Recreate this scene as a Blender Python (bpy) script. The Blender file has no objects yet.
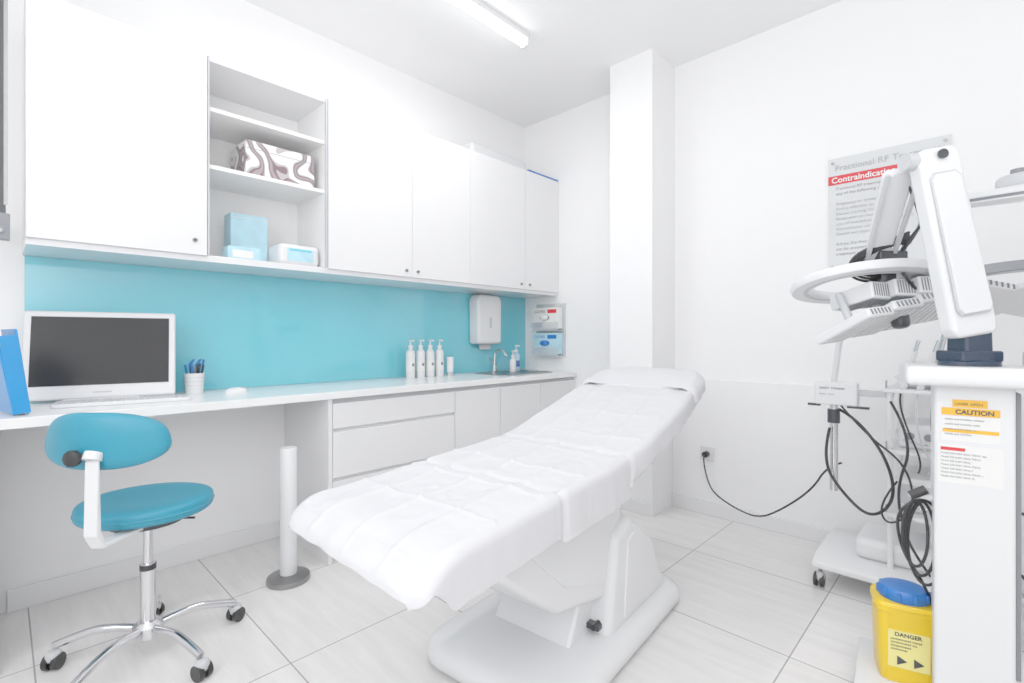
import bpy, bmesh, math, random
from mathutils import Vector, Matrix, noise
random.seed(4)
S=bpy.context.scene
COL=S.collection
def lin(c):
    return tuple(((v/255)/12.92 if v/255<=.04045 else ((v/255+.055)/1.055)**2.4) for v in c)
def M(name,col,rough=.5,metal=0,var=.02,scale=8,bump=0,bscale=60,coat=0,emit=0,alpha=1,trans=0,spec=.5):
    m=bpy.data.materials.new(name); m.use_nodes=True
    nt=m.node_tree; b=nt.nodes['Principled BSDF']
    c=lin(col)
    tc=nt.nodes.new('ShaderNodeTexCoord')
    n=nt.nodes.new('ShaderNodeTexNoise'); n.inputs['Scale'].default_value=scale; n.inputs['Detail'].default_value=3
    nt.links.new(tc.outputs['Object'],n.inputs['Vector'])
    r=nt.nodes.new('ShaderNodeValToRGB')
    r.color_ramp.elements[0].position=.3; r.color_ramp.elements[1].position=.7
    r.color_ramp.elements[0].color=(*[max(0,v*(1-var)) for v in c],1)
    r.color_ramp.elements[1].color=(*[min(1,v*(1+var)) for v in c],1)
    nt.links.new(n.outputs['Fac'],r.inputs['Fac']); nt.links.new(r.outputs['Color'],b.inputs['Base Color'])
    b.inputs['Roughness'].default_value=rough; b.inputs['Metallic'].default_value=metal
    b.inputs['Coat Weight'].default_value=coat; b.inputs['Alpha'].default_value=alpha
    b.inputs['Transmission Weight'].default_value=trans
    b.inputs['Specular IOR Level'].default_value=spec
    if emit:
        b.inputs['Emission Color'].default_value=(1,1,1,1); b.inputs['Emission Strength'].default_value=emit
    if bump:
        n2=nt.nodes.new('ShaderNodeTexNoise'); n2.inputs['Scale'].default_value=bscale; n2.inputs['Detail'].default_value=4
        nt.links.new(tc.outputs['Object'],n2.inputs['Vector'])
        bp=nt.nodes.new('ShaderNodeBump'); bp.inputs['Strength'].default_value=bump; bp.inputs['Distance'].default_value=.005
        nt.links.new(n2.outputs['Fac'],bp.inputs['Height']); nt.links.new(bp.outputs['Normal'],b.inputs['Normal'])
    return m
wallM=M('wall_paint',(247,247,248),.6,var=.006,bump=.03,bscale=200)
ceilM=M('ceiling_paint',(248,248,249),.7,var=.004)
cabM=M('gloss_white_laminate',(234,234,236),.12,var=.004,coat=.3)
cabI=M('cabinet_interior',(247,247,247),.4,var=.004)
topM=M('worktop_white',(240,241,241),.18,var=.01)
tealM=M('teal_glass',(100,202,221),.07,var=.03,scale=1.5,coat=.6)
whiteP=M('white_plastic',(229,230,232),.3,var=.006)
whiteV=M('white_vinyl',(222,222,224),.4,var=.008,bump=.05)
sheetM=M('disposable_sheet',(212,212,216),.75,var=.008,bump=.14,bscale=45)
chrome=M('chrome',(215,215,218),.12,1,var=.02)
steel=M('brushed_steel',(140,140,140),.3,1,var=.05)
black=M('black_rubber',(14,14,16),.45,var=.1)
dark=M('dark_grey',(38,42,48),.35,var=.08)
navy=M('dark_blue_joint',(22,40,62),.35,var=.08)
tealV=M('teal_vinyl',(14,132,162),.45,var=.04,bump=.08,bscale=120)
blueP=M('blue_plastic',(8,98,186),.35,var=.03)
binderM=M('binder_blue',(14,132,208),.35,var=.04)
yellowP=M('yellow_plastic',(243,198,4),.35,var=.02)
screenM=M('screen_glass',(22,23,25),.3,var=.06,scale=1.2,spec=.2)
greyP=M('grey_plastic',(192,194,198),.35,var=.02)
midG=M('mid_grey',(118,121,127),.4,var=.03)
redM=M('sign_red',(214,24,36),.4,var=.02)
textM=M('text_grey',(160,162,166),.5)
textD=M('text_dark',(52,52,56),.5)
textS=M('text_mid',(118,120,124),.5)
ltblue=M('light_blue_box',(172,220,237),.45,var=.10,scale=14)
signM=M('acrylic_sign',(233,236,238),.15,var=.01,alpha=.75)
clearM=M('clear_acrylic',(225,232,236),.1,var=.01,alpha=.35)
orangeM=M('label_amber',(243,176,24),.4)
socketM=M('socket_white',(226,226,226),.3)
tubeM=M('lamp_tube',(255,255,255),.5,emit=6)
labelW=M('label_white',(236,236,234),.4)

def link(o,p=None):
    COL.objects.link(o)
    if p: o.parent=p
    return o
def grp(name,loc=(0,0,0),rz=0,p=None):
    e=bpy.data.objects.new(name,None); e.empty_display_size=.1
    e.location=loc; e.rotation_euler=(0,0,math.radians(rz)); COL.objects.link(e)
    if p: e.parent=p
    return e
def mk(name,bm,mat,p=None,loc=(0,0,0),rot=(0,0,0),smooth=True,ang=35,bev=0,seg=3):
    me=bpy.data.meshes.new(name)
    bmesh.ops.recalc_face_normals(bm,faces=bm.faces)
    bm.to_mesh(me); bm.free()
    for m in (mat if isinstance(mat,list) else [mat]): me.materials.append(m)
    if smooth:
        for f in me.polygons: f.use_smooth=True
        if not bev: me.set_sharp_from_angle(angle=math.radians(ang))
    o=bpy.data.objects.new(name,me); link(o,p); o.location=loc; o.rotation_euler=[math.radians(a) for a in rot]
    if bev:
        md=o.modifiers.new('bevel','BEVEL'); md.width=bev; md.segments=seg; md.limit_method='ANGLE'; md.angle_limit=math.radians(30); md.harden_normals=True
    return o
def box(name,x0,x1,y0,y1,z0,z1,mat,p=None,bev=.0,seg=3,rot=(0,0,0)):
    bm=bmesh.new(); c=((x0+x1)/2,(y0+y1)/2,(z0+z1)/2)
    bmesh.ops.create_cube(bm,size=1)
    bmesh.ops.scale(bm,vec=(x1-x0,y1-y0,z1-z0),verts=bm.verts)
    return mk(name,bm,mat,p,loc=c,rot=rot,bev=bev,seg=seg,ang=30)
def cyl(name,a,b,r,mat,p=None,r2=None,n=28,bev=0):
    a=Vector(a); b=Vector(b); d=b-a
    bm=bmesh.new(); bmesh.ops.create_cone(bm,cap_ends=True,segments=n,radius1=r,radius2=r if r2 is None else r2,depth=d.length)
    q=d.to_track_quat('Z','Y').to_matrix().to_4x4()
    bmesh.ops.transform(bm,matrix=q,verts=bm.verts)
    return mk(name,bm,mat,p,loc=(a+b)/2,bev=bev)
def lathe(name,prof,mat,p=None,loc=(0,0,0),rot=(0,0,0),n=40,sx=1,sy=1):
    bm=bmesh.new(); rings=[]
    for (r,z) in prof:
        rings.append([bm.verts.new((r*math.cos(2*math.pi*i/n)*sx,r*math.sin(2*math.pi*i/n)*sy,z)) for i in range(n)])
    for k in range(len(rings)-1):
        for i in range(n):
            bm.faces.new((rings[k][i],rings[k][(i+1)%n],rings[k+1][(i+1)%n],rings[k+1][i]))
    bm.faces.new(rings[0]); bm.faces.new(rings[-1])
    return mk(name,bm,mat,p,loc,rot)
def prof(name,pts,x0,x1,mat,p=None,bev=.01,loc=(0,0,0),rot=(0,0,0),seg=3):
    bm=bmesh.new()
    A=[bm.verts.new((x0,y,z)) for y,z in pts]; B=[bm.verts.new((x1,y,z)) for y,z in pts]
    bm.faces.new(A); bm.faces.new(B)
    for i in range(len(pts)):
        j=(i+1)%len(pts); bm.faces.new((A[i],A[j],B[j],B[i]))
    return mk(name,bm,mat,p,loc,rot,bev=bev,seg=seg)
def sell(name,rx,ry,rz,mat,p=None,loc=(0,0,0),rot=(0,0,0),e1=.6,e2=1,fn=None,nu=28,nv=56):
    bm=bmesh.new()
    def sp(v,e): return math.copysign(abs(v)**e,v)
    rings=[]
    for i in range(1,nu):
        u=-math.pi/2+math.pi*i/nu; ring=[]
        for j in range(nv):
            w=2*math.pi*j/nv
            v=Vector((rx*sp(math.cos(u),e1)*sp(math.cos(w),e2),ry*sp(math.cos(u),e1)*sp(math.sin(w),e2),rz*sp(math.sin(u),e1)))
            if fn: v=Vector(fn(v))
            ring.append(bm.verts.new(v))
        rings.append(ring)
    for k in range(len(rings)-1):
        for j in range(nv):
            bm.faces.new((rings[k][j],rings[k][(j+1)%nv],rings[k+1][(j+1)%nv],rings[k+1][j]))
    bm.faces.new(rings[0]); bm.faces.new(rings[-1])
    return mk(name,bm,mat,p,loc,rot,ang=80)
def tube(name,pts,r,mat,p=None,cyc=False,loc=(0,0,0)):
    cu=bpy.data.curves.new(name,'CURVE'); cu.dimensions='3D'; cu.bevel_depth=r; cu.bevel_resolution=4; cu.use_fill_caps=True
    s=cu.splines.new('NURBS'); s.points.add(len(pts)-1)
    for q,c in zip(s.points,pts): q.co=(*c,1)
    s.order_u=3; s.use_endpoint_u=not cyc; s.use_cyclic_u=cyc; s.resolution_u=10
    cu.materials.append(mat)
    o=bpy.data.objects.new(name,cu); link(o,p); o.location=loc; return o
def text(name,body,size,mat,p,loc,rot=(90,0,0),ext=.0004,bold=0,align='LEFT'):
    cu=bpy.data.curves.new(name,'FONT'); cu.body=body; cu.size=size; cu.extrude=ext; cu.offset=bold; cu.align_x=align
    cu.materials.append(mat)
    o=bpy.data.objects.new(name,cu); link(o,p); o.location=loc; o.rotation_euler=[math.radians(a) for a in rot]; return o

H=2.875
# ---------------- floor material
fm=bpy.data.materials.new('floor_tiles'); fm.use_nodes=True; nt=fm.node_tree; b=nt.nodes['Principled BSDF']
tc=nt.nodes.new('ShaderNodeTexCoord'); mp=nt.nodes.new('ShaderNodeMapping'); mp.inputs['Location'].default_value=(-.53,0,0)
nt.links.new(tc.outputs['Object'],mp.inputs['Vector'])
br=nt.nodes.new('ShaderNodeTexBrick'); br.offset=0; br.inputs['Scale'].default_value=1
br.inputs['Brick Width'].default_value=.6; br.inputs['Row Height'].default_value=.6; br.inputs['Mortar Size'].default_value=.0025; br.inputs['Mortar Smooth'].default_value=.1
br.inputs['Color1'].default_value=(*lin((241,239,238)),1); br.inputs['Color2'].default_value=(*lin((236,234,233)),1); br.inputs['Mortar'].default_value=(*lin((156,154,152)),1)
nt.links.new(mp.outputs['Vector'],br.inputs['Vector'])
mp2=nt.nodes.new('ShaderNodeMapping'); mp2.inputs['Scale'].default_value=(1.2,9,1); nt.links.new(tc.outputs['Object'],mp2.inputs['Vector'])
ns=nt.nodes.new('ShaderNodeTexNoise'); ns.inputs['Scale'].default_value=2.2; ns.inputs['Detail'].default_value=8; ns.inputs['Roughness'].default_value=.65
nt.links.new(mp2.outputs['Vector'],ns.inputs['Vector'])
rp=nt.nodes.new('ShaderNodeValToRGB'); rp.color_ramp.elements[0].position=.3; rp.color_ramp.elements[1].position=.65
rp.color_ramp.elements[0].color=(.87,.865,.86,1); rp.color_ramp.elements[1].color=(1,1,1,1)
nt.links.new(ns.outputs['Fac'],rp.inputs['Fac'])
mx=nt.nodes.new('ShaderNodeMixRGB'); mx.blend_type='MULTIPLY'; mx.inputs['Fac'].default_value=1
nt.links.new(br.outputs['Color'],mx.inputs[1]); nt.links.new(rp.outputs['Color'],mx.inputs[2]); nt.links.new(mx.outputs[0],b.inputs['Base Color'])
b.inputs['Roughness'].default_value=.24
# ---------------- room
XR=3.9; YF=-4.3
o=box('floor',-.1,XR+.1,YF-.1,.1,-.1,0,fm)
o.location=(0,0,0)
for v in o.data.vertices: v.co+=Vector(((-.1+XR+.1)/2,(YF-.1+.1)/2,-.05))
box('ceiling',-.1,XR+.1,YF-.1,.1,H,H+.1,ceilM)
box('wall_left',-.1,0,YF-.1,.1,0,H,wallM)
box('wall_back',0,XR,0,.1,0,H,wallM)
box('wall_right',XR,XR+.1,YF-.1,.1,0,H,wallM)
box('wall_front',0,XR,YF-.1,YF,0,H,wallM)
box('wall_column',1.04,1.341,-.304,0,0,H,wallM)
box('trim_1',1.341,XR,-.03,0,0,.84,wallM,bev=.004)
box('baseboard_left',0,.015,-3.06,-1.99,0,.09,cabM,bev=.003)
box('baseboard_back',1.341,XR,-.045,-.03,0,.08,cabM,bev=.003)
box('baseboard_column',1.03,1.353,-.318,-.304,0,.08,cabM,bev=.003)

# ---------------- splashback
box('splashback',0.001,.011,-3.01,-.001,.836,1.429,tealM)
# ---------------- wall cabinets
g=grp('upper_cabinet',(0.001,-3.017,1.43))
def Y(y): return y+3.017
D=.352
box('bottom_panel',0,D,0,Y(0),0,.03,cabM,g,.002)
box('top_panel',0,D,0,Y(0),.885,.903,cabM,g,.002)
box('back_panel',0,.008,0,Y(0),.03,.885,cabI,g)
for i,y in enumerate([-3.017,-2.47,-1.913,-1.398,-.943,-.406,-.018]):
    box('side_%d'%i,0.008,D,Y(y),Y(y)+.018,.03,.885,cabI,g)
doors=[(-3.017,-2.452),(-1.905,-1.389),(-1.389,-.934),(-.934,-.397),(-.397,0)]
for i,(a,c) in enumerate(doors):
    box('door_panel_%d'%i,D+.0005,D+.019,Y(a)+.0015,Y(c)-.0015,.024,.905,cabM,g,.0015)
for i,(y,z) in enumerate([(-2.50,.085),(-1.43,.06),(-1.35,.06),(-.44,.06),(-.35,.06)]):
    cyl('lock_%d'%i,(D+.018,Y(y),z),(D+.028,Y(y),z),.009,steel,g)
    cyl('lock_core_%d'%i,(D+.027,Y(y),z),(D+.030,Y(y),z),.004,dark,g)
for i,z in enumerate([.425,.68]):
    box('shelf_%d'%i,.008,D-.01,Y(-2.452),Y(-1.913),z-.009,z+.009,cabI,g,.001)
box('frame_l',D,D+.014,Y(-2.450),Y(-2.443),.03,.9,greyP,g)
box('frame_r',D,D+.014,Y(-1.915),Y(-1.907),.03,.9,greyP,g)
box('blue_film',D-.02,D+.02,Y(-.36),Y(-.01),.903,.916,blueP,g)
g=grp('air_conditioner',(0.001,-.77,2.335))
prof('body',[(0,0),(0,.155),(.58,.155),(.58,0)],.0,.2,whiteP,g,.025)
box('louvre',.196,.204,.03,.55,.02,.05,greyP,g,.002)
pat=bpy.data.materials.new('leaf_pattern'); pat.use_nodes=True; nt=pat.node_tree; b=nt.nodes['Principled BSDF']
tc=nt.nodes.new('ShaderNodeTexCoord'); w=nt.nodes.new('ShaderNodeTexWave'); w.inputs['Scale'].default_value=4.2; w.inputs['Distortion'].default_value=9; w.inputs['Detail'].default_value=.3; w.inputs['Detail Scale'].default_value=2.2; w.bands_direction='DIAGONAL'
mpp=nt.nodes.new('ShaderNodeMapping'); mpp.inputs['Rotation'].default_value=(.4,0,0); nt.links.new(tc.outputs['Object'],mpp.inputs['Vector'])
nt.links.new(mpp.outputs['Vector'],w.inputs['Vector'])
r=nt.nodes.new('ShaderNodeValToRGB'); r.color_ramp.interpolation='CONSTANT'
e=r.color_ramp.elements; e[0].position=0; e[0].color=(*lin((236,234,235)),1); e[1].position=.38; e[1].color=(*lin((176,168,172)),1)
q=e.new(.66); q.color=(*lin((112,90,94)),1); q=e.new(.90); q.color=(*lin((150,138,142)),1)
nt.links.new(w.outputs['Fac'],r.inputs['Fac']); nt.links.new(r.outputs['Color'],b.inputs['Base Color'])
g=grp('patterned_box',(.2,-2.11,1.866))
box('carton',-.12,.10,-.165,.165,0,.17,pat,g,.003)
box('lid_seam',.1005,.1015,-.165,.165,.13,.132,midG,g)
g=grp('light_blue_carton',(.13,-2.22,1.461))
box('carton',-.05,.05,-.085,.085,0,.245,ltblue,g,.003)
box('flap',-.05,.052,-.086,.086,.225,.227,labelW,g)
g=grp('blue_leaflet_box',(.27,-2.285,1.461))
box('carton',-.04,.04,-.07,.07,0,.06,ltblue,g,.003)
box('label',.04,.041,-.05,.04,.01,.045,labelW,g)
g=grp('wipes_box',(.24,-2.03,1.461))
box('tub',-.09,.08,-.1,.105,0,.105,whiteP,g,.025,5)
box('label',.079,.082,-.06,.07,.02,.085,ltblue,g,.001)
box('label_band',.0815,.083,-.05,.06,.07,.08,tealM,g)

# ---------------- worktop + base units
g=grp('desk_counter',(0.001,-3.2,0))
def Y(y): return y+3.2-.001
box('worktop',0.0,.55,0,Y(0),.80,.835,topM,g,.003)
box('end_panel',0,.52,Y(-3.1),Y(-3.08),0,.80,cabM,g)
box('carcass',0,.51,Y(-1.96),Y(0),.1,.80,cabI,g)
box('end_side',0,.53,Y(-1.98),Y(-1.96),0,.80,cabM,g,.001)
box('kickboard',0,.47,Y(-1.96),Y(0),0,.1,cabM,g)
for i,(z0,z1) in enumerate([(.652,.775),(.412,.635),(.105,.395)]):
    box('drawer_%d'%i,.511,.531,Y(-1.957),Y(-1.196),z0,z1,cabM,g,.002)
for i,(a,c) in enumerate([(-1.19,-.815),(-.81,-.412),(-.408,-.002)]):
    box('door_panel_%d'%i,.511,.531,Y(a),Y(c),.105,.775,cabM,g,.002)
box('grip_rail',.505,.512,Y(-1.96),Y(0),.775,.80,greyP,g)
def rr(hx,hy,r,z,n=6):
    v=[]
    for cx,cy,a0 in ((hx-r,hy-r,0),(-hx+r,hy-r,90),(-hx+r,-hy+r,180),(hx-r,-hy+r,270)):
        for k in range(n+1):
            a=math.radians(a0+90*k/n); v.append(bm.verts.new((cx+r*math.cos(a),cy+r*math.sin(a),z)))
    return v
g=grp('sink',(.28,-.42,.835))
bm=bmesh.new()
R=[rr(.17,.26,.03,0),rr(.17,.26,.03,.004),rr(.15,.24,.03,.004),rr(.145,.235,.03,.0008)]
for k in range(3):
    n=len(R[0])
    for i in range(n): bm.faces.new((R[k][i],R[k][(i+1)%n],R[k+1][(i+1)%n],R[k+1][i]))
bm.faces.new(R[-1])
mk('basin',bm,steel,g)
g=grp('tap',(.07,-.42,.835))
cyl('tap_base',(0,0,0),(0,0,.05),.022,chrome,g)
tube('spout',[(0,0,.04),(0,0,.13),(.02,0,.17),(.1,0,.165),(.13,0,.12)],.010,chrome,g)
tube('lever',[(0,0,.05),(-.0,-.04,.09),(.0,-.06,.11)],.006,chrome,g)
def pump(name,x,y,rad=.024,h=.185,m=whiteP,lab=None,z=.835,pm=None):
    g=grp(name,(x,y,z)); pm=pm or whiteP
    lathe('bottle',[(rad*.9,0),(rad,.005),(rad,h*.86),(rad*.85,h*.95),(rad*.45,h),(rad*.42,h+.015)],m,g,n=24)
    cyl('collar',(0,0,h+.01),(0,0,h+.028),rad*.5,pm,g,n=20)
    cyl('stem',(0,0,h+.028),(0,0,h+.055),.004,pm,g,n=12)
    box('nozzle',-.008,.035,-.007,.007,h+.053,h+.064,pm,g,.003)
    if lab:
        lathe('label',[(rad+.0006,h*.25),(rad+.0006,h*.6)],lab,g,n=24)
        box('label_print',rad-.0005,rad+.0014,-.008,.008,h*.42,h*.52,textS,g)
for i in range(4): pump('pump_bottle'+('' if i==0 else '.%03d'%i),.13,-1.235+i*.078,rad=.029,lab=labelW)
g=grp('cream_tube',(.17,-.94,.835))
lathe('cap',[(.018,0),(.018,.03)],greyP,g,n=20); lathe('tube_body',[(.02,.03),(.022,.05),(.023,.13)],whiteP,g,n=20)
pump('soap_bottle',.14,-.25,.03,.14,m=M('blue_liquid',(180,215,238),.15,var=.02),lab=blueP)
pump('soap_bottle.001',.2,-.35,.024,.10,m=whiteP)
g=grp('paper_towel_dispenser',(.011,-.515,1.05))
prof('cover',[(-.12,0),(-.125,.33),(-.10,.37),(.10,.37),(.125,.33),(.12,0)],0,.115,whiteP,g,.025,seg=5)
box('window',.113,.1165,-.013,.013,.12,.2,greyP,g,.003)
box('slot',.02,.1,-.09,.09,-.003,.002,midG,g)
box('tissue',.04,.06,-.05,.05,-.04,.0,sheetM,g)
g=grp('glove_box_holder',(.295,-.001,.95))
box('back_plate',-.15,.15,-.012,0,0,.42,clearM,g,.002)
for i,(z0,m1,m2) in enumerate([(.22,labelW,midG),(.02,ltblue,labelW)]):
    box('glove_box_%d'%i,-.125,.125,-.085,-.012,z0,z0+.165,m1,g,.003)
    lathe('opening_%d'%i,[(.05,0),(.05,.002)],m2 if i==0 else blueP,g,loc=(0,-.085,z0+.085),rot=(90,0,0),sy=.45)
    box('stripe_%d'%i,-.12,-.02,-.0865,-.085,z0+.01,z0+.045,blueP,g)
    box('stripe_b%d'%i,.03,.12,-.0865,-.085,z0+.12,z0+.15,redM if i==0 else blueP,g)
    text('lbl_%d'%i,'GLOVES',.03,textD if i==0 else blueP,g,(-.05,-.087,z0+.125),align='CENTER')
    box('front_lip_%d'%i,-.14,.14,-.095,-.09,z0-.015,z0+.05,clearM,g,.001)
    box('floor_lip_%d'%i,-.14,.14,-.095,0,z0-.02,z0-.014,clearM,g)
    sell('glove_tuft_%d'%i,.035,.02,.02,blueP if i else whiteP,g,loc=(.0,-.092,z0+.085))

# ---------------- desk items
g=grp('desktop_computer',(.175,-2.785,.8355),0)
pc=bpy.data.objects.new('screen_unit',None); link(pc,g); pc.rotation_euler=(0,math.radians(-10),math.radians(-13)); pc.location=(0,0,.012)
box('housing',-.025,.0,-.25,.25,.0,.365,whiteP,pc,.01,4)
box('display',0.0005,.003,-.226,.226,.055,.34,screenM,pc,.001)
box('chin_logo',.0005,.0015,-.03,.03,.022,.028,greyP,pc)
prof('rear_stand',[(-.1,0),(-.1,.2),(.1,.2),(.1,0)],-.08,-.022,whiteP,pc,.02)
box('foot',-.12,.04,-.12,.12,0,.012,whiteP,g,.004)
g=grp('keyboard',(.33,-2.73,.835),-10)
box('tray',-.06,.06,-.215,.215,0,.014,whiteP,g,.004)
bm=bmesh.new()
for r_ in range(5):
    for c_ in range(20):
        mtx=Matrix.Translation((-.044+r_*.022,-.2+c_*.021,.0155))@Matrix.Diagonal((.018,.0175,.005,1))
        bmesh.ops.create_cube(bm,size=1,matrix=mtx)
mk('keys',bm,greyP,g,smooth=False)
g=grp('computer_mouse',(.25,-2.30,.835))
sell('shell',.032,.05,.026,whiteP,g,loc=(0,0,.0),e1=.8,fn=lambda v:(v.x,v.y,max(v.z,0)))
box('wheel',-.003,.003,.015,.03,.02,.027,midG,g)
g=grp('pen_cup',(.13,-2.445,.835))
lathe('cup_body',[(.034,0),(.036,.002),(.042,.095),(.039,.095),(.033,.006)],whiteP,g)
for k in range(4): lathe('mesh_band_%d'%k,[(.0368+k*.0015,.02+k*.018),(.0375+k*.0015,.022+k*.018)],greyP,g)
for i in range(8):
    a=random.random()*6.28; m=[blueP,black,navy,blueP][i%4]
    cyl('pen_%d'%i,(.018*math.cos(a),.018*math.sin(a),.01),(.038*math.cos(a),.038*math.sin(a),.13+.03*random.random()),.0048,m,g,n=10)
for q in (-1,1): 
    tube('scissor_loop_%d'%q,[(.01+.012*math.cos(t*math.pi/4),q*.014+.012*math.sin(t*math.pi/4)*.9,.145+.016*math.sin(t*math.pi/4)) for t in range(8)],.0035,blueP,g,cyc=True)
    cyl('scissor_blade_%d'%q,(.01,-q*.008,.02),(.01,q*.008,.132),.004,steel,g,n=10)
g=grp('blue_ring_binder',(.40,-3.045,.835),11)
for i in range(2):
    prof('cover_%d'%i,[(0,.003),(.007,.0),(.007,.29),(0,.293)],-.085,.085,binderM,g,.003,loc=(0,-.02+i*.034,.0),rot=(9-i*3,0,0))
prof('paper_block',[(0,.01),(.018,.01),(.018,.262),(.0,.262)],-.08,.075,labelW,g,.001,loc=(0,-.008,0),rot=(8,0,0))
box('spine',.082,.088,-.038,.008,0.005,.27,binderM,g,.002,rot=(7,0,0))

g=grp('roller_blind',(.30,-3.12,0))
box('blind_slat',0,.10,0.0,.055,1.50,H,dark,g,.002)
box('inner_strip',.1,.104,.05,.06,1.55,H,steel,g)
box('bracket',.08,.115,.01,.065,1.43,1.52,midG,g,.003)
cyl('bracket_pin',(.11,.04,1.46),(.125,.04,1.46),.008,steel,g)
box('wall_bracket',-.298,0.01,0.01,.03,1.5,1.53,midG,g)

g=grp('paper_roll_stand',(.545,-2.175,0))
lathe('base_disc',[(.09,0),(.092,.006),(.09,.022),(.05,.028),(.02,.04)],steel,g)
lathe('roll',[(.034,.03),(.036,.035),(.036,.595),(.033,.6),(.012,.6)],whiteP,g)

# ---------------- stool
g=grp('swivel_stool',(.735,-2.725,0),43.9)
def seatf(v):
    rr_=math.hypot(v.x,v.y)/.19
    return (v.x,v.y,v.z-.012*(1-rr_**2)*(1 if v.z>0 else 0))
sell('seat',.200,.19,.036,tealV,g,loc=(-.010,.01,.52),e1=.5,fn=seatf)
lathe('seat_piping',[(.1955,-.004),(.199,0),(.1955,.004)],tealV,g,loc=(-.010,.01,.518),sx=1.02,sy=.97)
cyl('seat_pan',(0,0,.465),(0,0,.49),.11,dark,g)
def bk(v):
    return (v.x*(1-.12*v.z/.09),v.y+1.7*v.x*v.x, v.z*(1-1.6*v.x*v.x))
sell('backrest',.185,.03,.086,tealV,g,loc=(0.012,-.235,.788),rot=(4,0,0),e1=.75,e2=.6,fn=bk)
AX=.035
prof('back_arm',[(-.262,.74),(-.27,.735),(-.275,.52),(-.25,.475),(-.05,.468),(-.05,.48),(-.24,.489),(-.257,.53)],AX-.02,AX+.02,whiteP,g,.004)
cyl('arm_plate',(AX,-.268,.74),(AX,-.258,.76),.024,whiteP,g)
cyl('knob_stem',(AX-.045,-.28,.748),(AX-.045,-.245,.748),.01,black,g)
lathe('knob',[(.014,0),(.024,.004),(.024,.018),(.016,.024)],black,g,loc=(AX-.045,-.292,.748),rot=(-90,0,0),n=10)
cyl('piston',(0,0,.30),(0,0,.47),.013,chrome,g)
cyl('column',(0,0,.10),(0,0,.32),.022,chrome,g)
cyl('collar',(0,0,.30),(0,0,.318),.024,black,g)
lathe('hub',[(.03,.065),(.045,.075),(.045,.11),(.03,.125)],chrome,g)
tube('height_lever',[(0,0,.47),(.08,.03,.465),(.13,.05,.458)],.004,black,g)
for k in range(5):
    a=math.radians(20-43.9+72*k); c,s=math.cos(a),math.sin(a)
    tube('leg_%d'%k,[(.03*c,.03*s,.10),(.12*c,.12*s,.115),(.2*c,.2*s,.10),(.275*c,.275*s,.072)],.0135,chrome,g)
    cyl('caster_pin_%d'%k,(.27*c,.27*s,.045),(.27*c,.27*s,.08),.008,steel,g)
    t=a+math.pi/2+.5*k; tx,ty=math.cos(t),math.sin(t)
    ax=.27*c+.012*ty; ay=.27*s-.012*tx
    for sgn in (-1,1):
        cx,cy=ax+tx*.014*sgn,ay+ty*.014*sgn
        cyl('caster_%d_%d'%(k,sgn),(cx-tx*.009,cy-ty*.009,.026),(cx+tx*.009,cy+ty*.009,.026),.026,black,g,bev=.003)
    sell('caster_hood_%d'%k,.022,.022,.018,greyP,g,loc=(ax,ay,.045),rot=(0,0,0))

# ---------------- treatment bed
g=grp('treatment_bed',(1.66,-1.60,0),5.5)
K=[(-1.05,.55),(-.955,.596),(-.925,.628),(-.86,.652),(-.45,.672),(-.06,.690),(.06,.705),(.80,.90),(.95,.93)]
def zt(y):
    def raw(y):
        y=max(K[0][0],min(K[-1][0],y))
        for (a,za),(c,zc) in zip(K,K[1:]):
            if y<=c: return za+(zc-za)*(y-a)/(c-a)
    return sum(raw(y+d) for d in (-.03,-.015,0,.015,.03))/5
def sm(a,b,x):
    t=max(0,min(1,(x-a)/(b-a))); return t*t*(3-2*t)
def skew(x,y): return sm(-.35,-.95,y)*.045*max(0,min(1,(.29-x)/.58))
def groove(y,w=.012): return sum(math.exp(-((y-c)/w)**2) for c in (-.45,-.03))
def hw(y):
    if y>.5: return .290-.03*((y-.5)/.37)
    return .290
def cushion(name,ya,yb,th,inset=.008,bev=.022):
    n=10; top=[(ya+(yb-ya)*i/n) for i in range(n+1)]
    bm=bmesh.new(); rings=[]
    for y in top:
        z=zt(y)-.010; w=hw(y)-inset
        rings.append([bm.verts.new((c[0],c[1]+skew(c[0],y),c[2])) for c in ((-w,y,z-th),(w,y,z-th),(w,y,z),(-w,y,z))])
    bm.faces.new(rings[0]); bm.faces.new(rings[-1])
    for k in range(n):
        for i in range(4): bm.faces.new((rings[k][i],rings[k][(i+1)%4],rings[k+1][(i+1)%4],rings[k+1][i]))
    mk(name,bm,whiteV,g,bev=bev,seg=4)
cushion('leg_cushion',-.87,-.458,.100)
cushion('seat_cushion',-.442,-.038,.130)
cushion('back_cushion',-.022,.865,.105)
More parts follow.
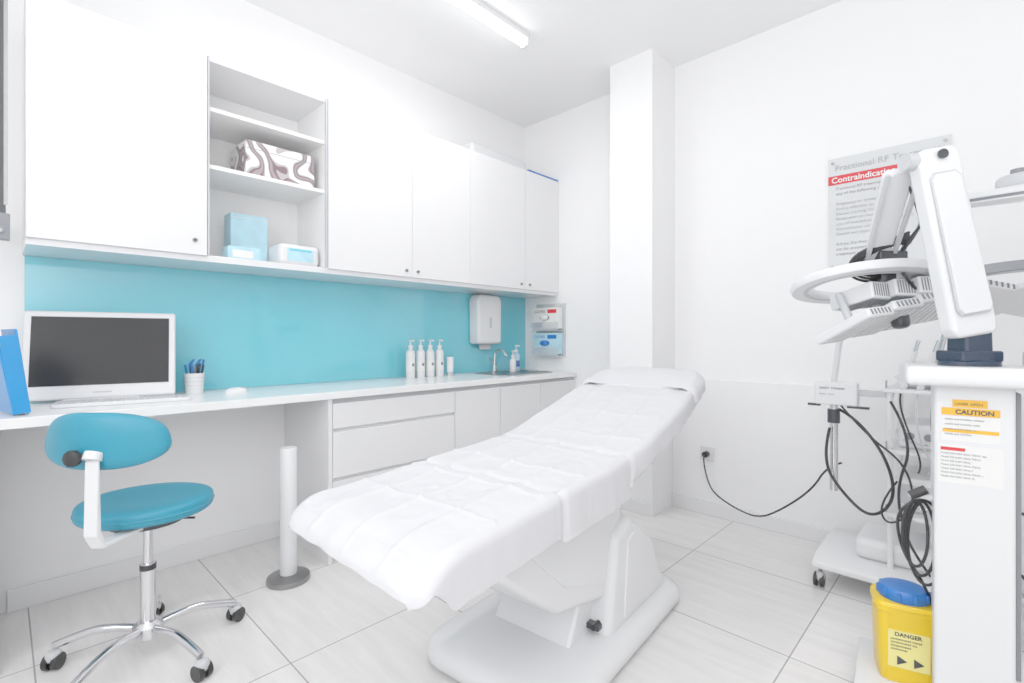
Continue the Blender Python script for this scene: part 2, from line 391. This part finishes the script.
def sheet(name,ya,yb,dropf,endA,endB,off,mat,nL=300,nW=110,wr=1,extra=0,bulge=0,side=.004,creases=True):
    bm=bmesh.new(); r=.028
    L=yb-ya; rows=[]
    la=-endA; lb=L+endB
    for i in range(nL+1):
        s=la+(lb-la)*i/nL
        if s<0: yy=ya-.012*(1-math.exp(s*30)); dy=-s
        elif s>L: yy=yb+.012*(1-math.exp(-(s-L)*30)); dy=s-L
        else: yy=s+ya; dy=0
        row=[]
        w=hw(yy)+off+extra
        e=min(yy-ya,yb-yy); rc=.10 if yb-yy<.2 else .03
        if e<rc: w-= rc-math.sqrt(max(0,rc*rc-(rc-max(e,0))**2))
        dr=dropf(yy)
        bu=bulge*math.sin(math.pi*max(0,min(1,(yy-ya)/L)))**.6 if bulge else 0
        for j in range(nW+1):
            c=-1+2*j/nW; tot=w+dr; a=c*tot; s_=1 if a>=0 else -1; aa=abs(a)
            if aa<w-r: x=aa; dz=0
            elif aa<w-r+r*math.pi/2:
                t=(aa-(w-r))/r; x=w-r+r*math.sin(t); dz=r-r*math.cos(t)
            else:
                x=w; dz=r+(aa-(w-r+r*math.pi/2))
                fl=(dz-r)/max(.01,dr); x+=.003*fl+side*fl*noise.noise(Vector((yy*9,s_*3,1)))
            d2=0 if dy==0 else (dy if dy>.02 else dy*dy/.02)
            z=zt(yy)+off-max(dz,d2)
            if bu and aa<w: z+=bu*(1-(aa/w)**4)
            p=Vector((x*s_,yy,z))
            wv=.008*noise.noise(Vector((p.x*3,p.y*3,2)))+.005*noise.noise(Vector((p.x*11,p.y*6,5)))+.0026*noise.noise(Vector((p.x*25,p.y*25,7)))
            cr=0
            if creases:
                for per,val in ((.150,p.x+.075),(.205,s+.06)):
                    f=abs(((val/per)%1)-.5)*per
                    cr+=.005*max(0,1-f/.009)-.0035*min(1,f/.07)
            gq=groove(yy)
            if dz==0 and dy==0: p.z+=(wv+.006)*wr+cr*wr-.016*gq
            else:
                p.x+=s_*(abs(wv)*.7*wr-.013*gq); p.z-=.006*gq
            if dy>0: p.y+=(-1 if s<0 else 1)*(.004+.006*noise.noise(Vector((p.x*8,1,3))))*min(1,dy/.04)
            p.z+=sm(-.80,-.95,yy)*(.010*noise.noise(Vector((p.x*9,4,9)))+.012*max(0,(-p.x)/.29))
            if p.x<0: p.x-=.014*sm(-.6,-.95,yy)*(-p.x/.29)
            p.y+=skew(p.x,yy)+sm(-.86,-.95,yy)*.012*noise.noise(Vector((p.x*12,8,9)))
            row.append(bm.verts.new(p))
        rows.append(row)
    for i in range(nL):
        for j in range(nW): bm.faces.new((rows[i][j],rows[i][j+1],rows[i+1][j+1],rows[i+1][j]))
    return mk(name,bm,mat,g,ang=180)
def dr1(y):
    base=.012+.090*sm(-.94,-.86,y)
    nz=.005*noise.noise(Vector((y*7,0,0)))
    return base+nz+.022*sm(-.46,-.44,y)-.060*sm(-.04,-.01,y)
sheet('cover_sheet',-.965,.84,dr1,.015,.03,.006,sheetM)
sheet('head_cover',.62,.865,lambda y:.045+.004*noise.noise(Vector((y*9,4,0))),.0,.055,.014,sheetM,nL=70,extra=.006,wr=.7,bulge=.032,creases=False)
sell('head_pad',.24,.12,.03,whiteV,g,loc=(0,.735,.880),rot=(14,0,0),e1=.5,e2=.5)
prof('seat_frame',[(-.78,.535),(-.78,.55),(-.45,.565),(.0,.565),(.78,.78),(.80,.765),(.02,.535),(-.45,.53)],-.23,.23,whiteP,g,.006)
prof('upper_housing',[(-.62,.535),(-.62,.47),(-.34,.26),(-.06,.19),(.06,.22),(.12,.58),(-.3,.56)],-.20,.20,whiteP,g,.025)
prof('housing_side_panel',[(-.50,.50),(-.30,.33),(-.06,.25),(.0,.28),(.04,.53),(-.3,.52)],-.206,.206,whiteP,g,.006)
prof('lower_riser',[(-.08,.06),(-.02,.40),(.10,.45),(.30,.31),(.37,.17),(.47,.06)],-.235,.235,whiteP,g,.03)
prof('gaiter',[(-.22,.07),(-.14,.22),(.02,.3),(.0,.07)],-.16,.16,whiteP,g,.012)
prof('riser_side_panel',[(.03,.10),(.06,.37),(.12,.39),(.26,.28),(.32,.16),(.38,.10)],-.241,.241,whiteP,g,.006)
bm=bmesh.new()
def plate(hx,y0,y1,r,z,n=10):
    v=[]
    for cx,cy,a0 in ((hx-r,y1-r,0),(-hx+r,y1-r,90),(-hx+r,y0+r,180),(hx-r,y0+r,270)):
        for k in range(n+1):
            a=math.radians(a0+90*k/n); v.append(bm.verts.new((cx+r*math.cos(a),cy+r*math.sin(a),z)))
    return v
R=[plate(.285,-.47,.51,.12,.012),plate(.295,-.48,.52,.12,.022),plate(.295,-.48,.52,.12,.05),plate(.28,-.465,.505,.11,.07),plate(.25,-.43,.47,.10,.08),plate(.20,-.36,.4,.08,.084)]
n=len(R[0])
for k in range(len(R)-1):
    for i in range(n): bm.faces.new((R[k][i],R[k][(i+1)%n],R[k+1][(i+1)%n],R[k+1][i]))
bm.faces.new(R[0]); bm.faces.new(R[-1])
mk('base_plate',bm,whiteP,g,ang=60)
for i,(x,y) in enumerate([(-.22,-.38),(.22,-.38),(-.22,.42),(.22,.42)]): cyl('foot_%d'%i,(x,y,0),(x,y,.02),.025,black,g)
box('pedal_arm',.12,.205,-.10,-.07,.10,.12,dark,g,.004)
cyl('pedal',(.19,-.11,.115),(.19,-.06,.115),.010,black,g)
box('brand_plate',.272,.277,.58,.625,.765,.805,greyP,g,.002,rot=(14,0,0))
text('brand_text','R',.03,textD,g,(.2785,.59,.775),rot=(90,0,90))
box('back_hinge_cap',.272,.29,-.06,-.0,.585,.635,whiteP,g,.008)

# ---------------- wall sign
g=grp('information_sign',(2.21,-.012,1.45))
box('acrylic_panel',0,.49,0,.006,0,.595,signM,g,.001)
for i,(x,z) in enumerate([(.02,.57),(.47,.57),(.02,.02),(.47,.02)]): cyl('standoff_%d'%i,(x,-.004,z),(x,.011,z),.008,steel,g,n=16)
text('title','Fractional RF Treatment',.043,textM,g,(.03,-.001,.527),bold=.0004)
box('red_band',.0,.37,-.002,-.0005,.455,.502,redM,g)
text('band_text','Contraindications',.040,labelW,g,(.015,-.0025,.465),bold=.0005)
body=['Fractional RF treatments are contraindicated in','any of the following conditions apply:','','Pregnancy or breast feeding','Active infection or open lesions','Keloid scarring history','Pacemaker or metal implants','Use of isotretinoin in last six months','Autoimmune conditions','Recent sun exposure or tanning','','Advise the therapist if any of these','can be answered yes before starting','treatment on the same day']
for i,t in enumerate(body):
    if t: text('line_%d'%i,t,.0215,textS if i<2 or i>10 else textM,g,(.035,-.001,.425-i*.0265))
g=grp('power_socket',(1.57,-.031,.335))
box('plate',-.042,.042,-.01,0,0,.084,socketM,g,.003)
cyl('recess',(0,-.0105,.042),(0,-.0095,.042),.02,greyP,g)
cyl('plug',(0,-.045,.042),(0,-.010,.042),.018,black,g,n=20)
tube('cable',[(0,-.045,.042),(0,-.07,.03),(.03,-.08,-.10),(.10,-.14,-.16),(.26,-.2,-.20),(.40,-.3,-.18),(.53,-.36,-.08),(.66,-.40,.05),(.72,-.42,.17),(.78,-.43,.2)],.0045,black,g)

# ---------------- trolley at the back
def caster(g,x,y,k,r=.03):
    cyl('caster_stem_%d'%k,(x,y,2*r-.005),(x,y,.10),.007,steel,g,n=12)
    for s in(-1,1): cyl('caster_wheel_%d_%d'%(k,s),(x-.004+s*.012-.007,y,r),(x-.004+s*.012+.007,y,r),r,black,g,bev=.003)
    sell('caster_cover_%d'%k,.016,.026,.02,greyP,g,loc=(x,y,r+.018))
g=grp('equipment_trolley',(2.26,-.60,0))
prof('base_platform',[(0,.085),(0,.115),(.06,.14),(.44,.14),(.50,.115),(.50,.085)],.0,.58,whiteP,g,.01)
for k,(x,y) in enumerate([(.03,.03),(.03,.47),(.55,.03),(.55,.47)]): caster(g,x,y,k)
for k,(x,y) in enumerate([(.27,.08),(.27,.42),(.55,.08),(.55,.42)]): cyl('post_%d'%k,(x,y,.13),(x,y,.90),.011,whiteP,g)
for k,z in enumerate([.36,.62,.87]):
    box('shelf_%d'%k,.25,.58,.05,.45,z,z+.016,whiteP,g,.004)
    tube('rail_%d'%k,[(.26,.44,z+.05),(.26,.06,z+.05),(.57,.06,z+.05),(.57,.44,z+.05)],.005,chrome,g)
    for q,(x,y) in enumerate([(.26,.06),(.57,.06)]): cyl('rail_post_%d_%d'%(k,q),(x,y,z+.01),(x,y,z+.05),.004,chrome,g,n=10)
box('device_body',.28,.54,.12,.40,.376,.52,whiteP,g,.015)
box('device_panel',.30,.52,.117,.121,.41,.49,greyP,g,.004)
box('device_mid',.29,.50,.13,.38,.636,.74,whiteP,g,.015)
for q in range(3): cyl('dial_%d'%q,(.33+.06*q,.122,.69),(.33+.06*q,.131,.69),.015,midG,g,n=18)
box('device_upper',.29,.55,.14,.38,.886,1.0,whiteP,g,.02)
box('device_lower',.14,.50,.10,.38,.14,.23,whiteP,g,.03)
for k in range(3):
    cyl('handpiece_%d'%k,(.31+.055*k,.10,.886),(.35+.06*k,.08,1.04),.013,whiteP,g,r2=.010)
    cyl('handpiece_tip_%d'%k,(.35+.06*k,.08,1.04),(.362+.0615*k,.074,1.085),.007,chrome,g)
    tube('handpiece_lead_%d'%k,[(.31+.055*k,.10,.89),(.30+.05*k,.03,.86),(.33+.04*k,.0,.74-.05*k),(.38+.03*k,.03,.60),(.36+.03*k,.09,.55)],.0035,[black,greyP,black][k],g)
for k in range(2): cyl('electrode_rod_%d'%k,(.40+.05*k,.12,.90),(.46+.05*k,.09,1.22),.010,chrome,g)
box('holder_bracket',.10,.28,.09,.12,.845,.87,greyP,g,.004)
box('control_box',.0,.16,.06,.12,.80,.90,whiteP,g,.008)
text('control_text','READY  STANDBY',.012,textD,g,(.02,.0585,.87)); text('control_text2','power  level',.011,textM,g,(.02,.0585,.845))
box('holder_arm_l',-.03,.02,.075,.095,.79,.80,dark,g,.002); box('holder_arm_r',.12,.2,.075,.095,.79,.80,dark,g,.002)
cyl('pole',(.07,.09,.42),(.07,.09,.80),.016,chrome,g)
cyl('pole_upper',(.07,.09,.90),(.11,.02,1.14),.012,whiteP,g)
cyl('pole_clamp',(.07,.085,.72),(.07,.085,.78),.024,dark,g)
tube('hose_1',[(.09,.09,.78),(.16,.02,.76),(.27,-.02,.62),(.30,.0,.45),(.22,.0,.35),(.12,.03,.42),(.03,.05,.55),(.06,.06,.70)],.006,black,g)
tube('hose_2',[(.28,.0,.84),(.36,-.05,.7),(.30,-.04,.5),(.33,-.02,.32),(.36,.05,.22),(.4,.06,.155)],.005,black,g)
tube('hose_3',[(.10,.07,.80),(.20,-.02,.70),(.34,-.04,.60),(.36,-.03,.42),(.27,-.02,.34),(.24,-.0,.42),(.30,.02,.52)],.004,black,g)
tube('hose_4',[(.40,.05,.60),(.43,-.03,.50),(.38,-.05,.38),(.45,-.03,.25),(.5,.04,.15)],.004,greyP,g)
g=grp('magnifier_lamp_stand',(3.05,-.42,0))
for k in range(5):
    a=math.radians(72*k+20); c,s=math.cos(a),math.sin(a)
    tube('leg_%d'%k,[(0,0,.10),(.12*c,.12*s,.10),(.22*c,.22*s,.075)],.014,whiteP,g)
    cyl('wheel_%d'%k,(.22*c-.01,.22*s,.028),(.22*c+.01,.22*s,.028),.028,black,g)
    cyl('stem_%d'%k,(.22*c,.22*s,.04),(.22*c,.22*s,.085),.007,steel,g,n=12)
cyl('pole',(0,0,.08),(0,0,1.5),.014,whiteP,g)
tube('arm',[(0,0,1.48),(.02,-.02,1.54),(-.03,-.08,1.60)],.012,whiteP,g)
lathe('lamp_head',[(.08,.03),(.14,.025),(.165,.01),(.165,-.012),(.15,-.025),(.10,-.027)],whiteP,g,loc=(-.11,-.18,1.60),rot=(10,0,0),sx=1.2)
lathe('lamp_ring',[(.1665,-.006),(.1668,.004)],midG,g,loc=(-.11,-.18,1.60),rot=(10,0,0),sx=1.2)
sell('lamp_housing',.09,.05,.03,greyP,g,loc=(-.12,-.15,1.65))
lathe('lamp_dial',[(.022,0),(.022,.02)],midG,g,loc=(-.15,-.16,1.672),n=20)

# ---------------- phototherapy machine
g=grp('phototherapy_machine',(2.79,-1.20,0),6)
prof('base',[(-.14,.035),(-.14,.05),(-.12,.058),(.22,.058),(.24,.05),(.24,.035)],-.27,.20,whiteP,g,.006)
for k,(x,y) in enumerate([(-.24,-.1),(.17,-.1),(-.24,.2),(.17,.2)]):
    cyl('caster_wheel_%d'%k,(x-.01,y,.0205),(x+.01,y,.0205),.0205,black,g,bev=.003)
box('column_body',-.086,.076,-.07,.09,.055,.98,whiteP,g,.010,4)
box('column_side_strip',.0765,.088,-.05,.06,.2,.95,midG,g,.003)
prof('top_plate',[(-.12,.965),(-.125,.99),(-.115,1.018),(.14,1.018),(.15,.99),(.14,.965)],-.148,.19,whiteP,g,.012)
F=-.0712
box('caution_band',-.070,.046,F,F+.001,.885,.905,orangeM,g)
text('caution_text','CAUTION',.017,textD,g,(-.042,F-.0005,.889),bold=.0006)
box('caution_top',-.048,.022,F,F+.001,.907,.928,orangeM,g)
text('caution_top_text','LASER OPEN',.010,textD,g,(-.043,F-.0005,.913))
box('caution_sheet',-.070,.046,F,F+.001,.815,.883,labelW,g)
box('caution_patch',-.068,.044,F-.0004,F+.001,.838,.848,orangeM,g)
for i in range(4): text('caution_line_%d'%i,'visible and invisible radiation'[:30-i*3],.0072,textS,g,(-.064,F-.0008,.872-i*.0135))
box('plate_sheet',-.078,.052,F,F+.001,.70,.805,labelW,g)
box('maker_logo',-.072,-.022,F-.0004,F+.001,.788,.797,redM,g)
for i in range(7): text('spec_%d'%i,'Model 220-240V 50Hz 750VA class'[:30-(i*5)%11],.0066,textS,g,(-.072,F-.0005,.778-i*.0105))
top=g
arm=grp('arm_assembly',(0,0,0),37,top)
lathe('joint_base',[(.06,0),(.06,.012),(.048,.018),(.044,.03)],navy,arm,loc=(-.012,0,1.018),sx=1.2)
prof('joint_fork',[(-.035,0),(.035,0),(.03,.12),(-.03,.12)],-.048,.028,navy,arm,.01,loc=(0,0,1.04))
box('joint_cap',-.068,.044,-.045,.045,1.03,1.06,navy,arm,.006)
def slab(name,a,b,w0,w1,t,mat,bev=.012,p=None):
    a=Vector(a); b=Vector(b); d=(b-a).normalized(); side=Vector((1,0,0)); side=(side-d*side.dot(d)).normalized(); nn=d.cross(side)
    bm=bmesh.new(); R=[]
    for pnt,w in ((a,w0*.8),(a*.96+b*.04,w0),(b*.96+a*.04,w1),(b,w1*.7)):
        R.append([bm.verts.new(pnt+side*(sx*w/2)+nn*(sy*t/2)) for sx,sy in((-1,-1),(1,-1),(1,1),(-1,1))])
    for k in range(3):
        for i in range(4): bm.faces.new((R[k][i],R[k][(i+1)%4],R[k+1][(i+1)%4],R[k+1][i]))
    bm.faces.new(R[0]); bm.faces.new(R[-1])
    return mk(name,bm,mat,arm,bev=bev)
slab('arm_lower',(-.026,-.02,1.10),(-.115,.0,1.62),.125,.115,.05,whiteP)
slab('arm_lower_inset',(-.036,-.048,1.16),(-.105,-.030,1.55),.095,.085,.008,greyP,.003)
slab('arm_lower_face',(-.036,-.052,1.165),(-.105,-.034,1.545),.088,.078,.008,whiteP,.003)
cyl('elbow_pin',(-.19,.0,1.585),(-.06,.0,1.585),.024,greyP,arm)
lathe('elbow_cap',[(.013,0),(.013,.006)],dark,arm,loc=(-.11,-.03,1.597),rot=(90,0,0),n=20)
slab('arm_upper',(-.165,.05,1.58),(-.085,.26,1.34),.075,.065,.035,whiteP)
for q in (-1,1): slab('arm_upper_rod_%d'%q,(-.165+.045*q,.03,1.56),(-.09+.04*q,.24,1.33),.012,.012,.012,greyP,.002)
cyl('wrist',(-.05,.27,1.28),(-.05,.27,1.37),.035,dark,arm)
for q in range(5): tube('wrist_cable_%d'%q,[(-.02,.2,1.40+.008*q),(-.09,.19,1.39+.004*q),(-.145-.012*q,.22,1.36),(-.13-.012*q,.25,1.32-.008*q),(-.05,.25,1.315-.01*q),(0,.24,1.33+.02*q)],.0045,black,arm)
for q in range(3): tube('elbow_cable_%d'%q,[(-.10-.02*q,.06,1.56),(-.05,.10,1.50-.03*q),(-.02-.01*q,.16,1.42),(-.04,.22,1.36)],.004,dark,arm)
box('wrist_clamp',-.11,-.02,.20,.24,1.335,1.375,dark,arm,.006)
hd=bpy.data.objects.new('led_head',None); link(hd,arm); hd.location=(.06,.33,1.265); hd.rotation_euler=(math.radians(-13),0,0)
def ring(name,cx,cy,rx,ry,wid,th,mat,z=0):
    bm=bmesh.new(); n=64; R=[]
    for i in range(n):
        a=2*math.pi*i/n; c,s=math.cos(a),math.sin(a)
        R.append([bm.verts.new((cx+(rx-wid*o)*c,cy+(ry-wid*o)*s,z+q)) for o,q in((.08,-th/2),(0,0),(.08,th/2),(.92,th/2),(1,0),(.92,-th/2))])
    for i in range(n):
        for k in range(6): bm.faces.new((R[i][k],R[i][(k+1)%6],R[(i+1)%n][(k+1)%6],R[(i+1)%n][k]))
    return mk(name,bm,mat,hd,ang=50)
ring('halo_left',-.135,0,.225,.20,.07,.028,whiteP,.02)
ring('halo_left_lens',-.135,0,.185,.16,.018,.030,greyP,.02)
ring('halo_right',.33,0,.235,.19,.05,.024,greyP,.02)
ring('halo_right_rim',.33,0,.238,.193,.014,.03,midG,.02)
box('centre_bridge',-.05,.20,-.10,.10,.01,.05,whiteP,hd,.012)
for k in range(5):
    m=grp('vent_block_%d'%k,(-.18+.078*k,-.05-.012*(2-abs(k-2)),-.035+.005*k),14-7*k,hd)
    box('vent_body',-.037,.037,-.07,.09,-.036,.02,whiteP,m,.006)
    for q in range(7): box('slot_%d'%q,-.029+q*.009,-.0255+q*.009,-.0715,-.0685,-.028,.014,midG,m)
    for q in range(7): box('slot_b%d'%q,-.029+q*.009,-.0255+q*.009,-.06,.07,-.0375,-.035,midG,m)
for k in range(4):
    m=grp('led_panel_%d'%k,(-.225+.110*k,-.05+.01*k,-.145+.028*k),0,hd)
    m.rotation_euler=(math.radians(-12),math.radians(-10),math.radians(14-8*k))
    box('panel_body',-.052,.052,-.11,.11,-.016,.016,whiteP,m,.008,4)
    box('panel_face',-.044,.044,-.10,.10,-.0175,-.015,greyP,m,.002)
    for q in range(4): box('led_row_%d'%q,-.038+q*.0215,-.030+q*.0215,-.09,.09,-.0185,-.0170,labelW,m)
    for q in range(6): box('end_slot_%d'%q,-.040+q*.014,-.034+q*.014,-.1115,-.109,-.009,.009,midG,m)
    cyl('panel_stem',(0,0,.01),(0.01,0,.12),.012,greyP,m,n=14)
for k in range(3):
    m=grp('led_panel_r_%d'%k,(.24+.11*k,0,-.03-.01*k),0,hd)
    m.rotation_euler=(math.radians(-6),math.radians(12),0)
    box('panel_body',-.05,.05,-.1,.1,-.012,.012,whiteP,m,.008)
    for q in range(5): box('slot_%d'%q,-.04+q*.018,-.034+q*.018,-.102,-.099,-.008,.008,midG,m)
sell('sensor_dome',.026,.026,.026,dark,hd,loc=(-.075,-.06,-.13))
tube('head_cable_1',[(-.02,.02,.05),(-.08,-.08,.06),(-.12,-.14,.04),(-.10,-.15,-.02),(-.05,-.12,-.05)],.005,black,hd)
tube('head_cable_2',[(.0,.02,.05),(.08,-.08,.08),(.14,-.13,.04),(.16,-.12,-.03),(.12,-.05,-.05)],.005,black,hd)
tube('power_lead',[(.14,-.02,1.06),(.19,-.05,1.075),(.25,-.05,1.03),(.29,0,.93),(.27,.05,.8)],.008,dark,top)
tube('power_lead_2',[(.15,.0,1.05),(.20,.0,1.12),(.27,.0,1.12),(.33,0,1.0),(.30,.05,.8)],.007,dark,top)
box('lead_box',.10,.17,-.05,.03,1.018,1.06,greyP,top,.006)
for k in range(3):
    cx,cz=-.125+.012*k,.52-.015*k; rx,rz=.030+.006*k,.10+.014*k
    tube('cable_coil_%d'%k,[(cx+rx*math.cos(i*math.pi/6),.0+.012*k+.01*math.sin(i),cz+rz*math.sin(i*math.pi/6)) for i in range(12)],.0042,black,top,cyc=True)
tube('cable_tail',[(-.10,.03,.62),(-.17,.0,.60),(-.16,.02,.46),(-.10,.05,.36),(-.08,.08,.28)],.0042,black,top)
tube('cable_tail_r',[(.10,.03,.62),(.15,.0,.60),(.17,.0,.50),(.12,.02,.42),(.10,.04,.45)],.0042,black,top)
cyl('coil_plug',(-.135,.0,.63),(-.10,.0,.655),.013,black,top,n=16)
box('coil_hook',-.14,-.075,.0,.02,.625,.64,whiteP,top,.003)

# ---------------- sharps bin
g=grp('sharps_container',(2.632,-1.14,.0585),16)
bm=bmesh.new(); R=[]
for z,s in ((0,.88),(.006,.92),(.10,.97),(.205,1.0),(.21,1.05),(.228,1.05),(.236,.98)):
    R.append(rr(.074*s,.068*s,.026*s,z))
n=len(R[0])
for k in range(len(R)-1):
    for i in range(n): bm.faces.new((R[k][i],R[k][(i+1)%n],R[k+1][(i+1)%n],R[k+1][i]))
bm.faces.new(R[0]); bm.faces.new(R[-1]); mk('bin_body',bm,yellowP,g)
lathe('lid',[(.060,.234),(.062,.242),(.060,.262),(.054,.270),(.03,.273)],blueP,g,sx=1.05,sy=.95)
for k in range(10):
    a=k*math.pi/5; sell('lid_grip_%d'%k,.006,.006,.014,blueP,g,loc=(.063*math.cos(a),.057*math.sin(a),.252),nu=8,nv=12)
tube('handle',[(-.076,0,.205),(-.088,-.05,.22),(-.04,-.078,.23),(.04,-.078,.23),(.088,-.05,.22),(.076,0,.205)],.0035,yellowP,g)
box('warning_label',-.050,.050,-.0690,-.064,.05,.16,M('label_yellow',(240,228,130),.4),g)
text('danger','DANGER',.016,textD,g,(-.034,-.0697,.144),bold=.0004)
for i in range(4): text('info_%d'%i,'contaminated sharps'[:19-i*3],.009,textD,g,(-.044,-.0697,.132-i*.010))
for q in range(2): lathe('biohazard_%d'%q,[(.016,0),(.016,.001)],textD,g,loc=(-.02+.04*q,-.0695,.072),rot=(90,0,0),n=3)

# ---------------- ceiling light
g=grp('ceiling_tube_light',(.86,-1.53,H))
box('housing',-.035,.035,-.6,.6,-.03,0,whiteP,g,.006)
cyl('tube',(0,-.59,-.047),(0,.59,-.047),.022,tubeM,g)
for s in(-1,1): box('end_cap_%d'%s,-.03,.03,s*.592-.01,s*.592+.01,-.07,-.02,whiteP,g,.006)
def area(name,loc,rot,sx,sy,pw,col=(1,1,1)):
    l=bpy.data.lights.new(name,'AREA'); l.shape='RECTANGLE'; l.size=sx; l.size_y=sy; l.energy=pw; l.color=col
    o=bpy.data.objects.new(name,l); o.location=loc; o.rotation_euler=[math.radians(a) for a in rot]; COL.objects.link(o)
for i,(x,y) in enumerate([(1.5,-3.5),(3.0,-2.6)]):  # invented ceiling panels out of view, added as overhead fill
    g=grp('added_fill_panel'+('' if i==0 else '.001'),(x,y,H))
    box('frame',-.36,.36,-.36,.36,-.012,0,whiteP,g,.003)
    area('overhead_fill'+('' if i==0 else '.001'),(x,y,H-.02),(0,0,0),.66,.66,4)
area('tube_lamp',(.86,-1.53,H-.08),(0,0,0),.06,1.15,9)
area('upward_fill',(3.2,-3.3,1.35),(180,0,0),.9,.9,42)  # added fill light facing up to brighten the ceiling
g=grp('added_fill_window',(2.2,YF,1.0))  # made-up window behind the camera, framing an added fill light
for nm,a in (('sill',(-.95,.95,0,.05,-.04,0)),('head',(-.95,.95,0,.05,1.4,1.44)),('jamb_l',(-.95,-.91,0,.05,0,1.4)),('jamb_r',(.91,.95,0,.05,0,1.4)),('mullion',(-.02,.02,0,.05,0,1.4))):
    box(nm,*a,whiteP,g,.003)
area('rear_fill_light',(2.2,YF+.06,1.7),(90,0,0),1.8,1.38,20,(.98,.99,1))  # soft fill area light, not a known daylight source
w=bpy.data.worlds.new('World'); S.world=w; w.use_nodes=True; w.node_tree.nodes['Background'].inputs[0].default_value=(1,1,1,1); w.node_tree.nodes['Background'].inputs[1].default_value=.5
S.view_settings.view_transform='Standard'; S.view_settings.look='None'; S.view_settings.gamma=1.5; S.view_settings.exposure=-.12
c=bpy.data.cameras.new('camera'); c.sensor_width=36; c.lens=492/1024*36; c.shift_y=-.0034; c.clip_start=.02
o=bpy.data.objects.new('camera',c); o.location=(2.815,-3.077,1.095); o.rotation_euler=(math.radians(90),0,math.radians(43.9)); COL.objects.link(o); S.camera=o
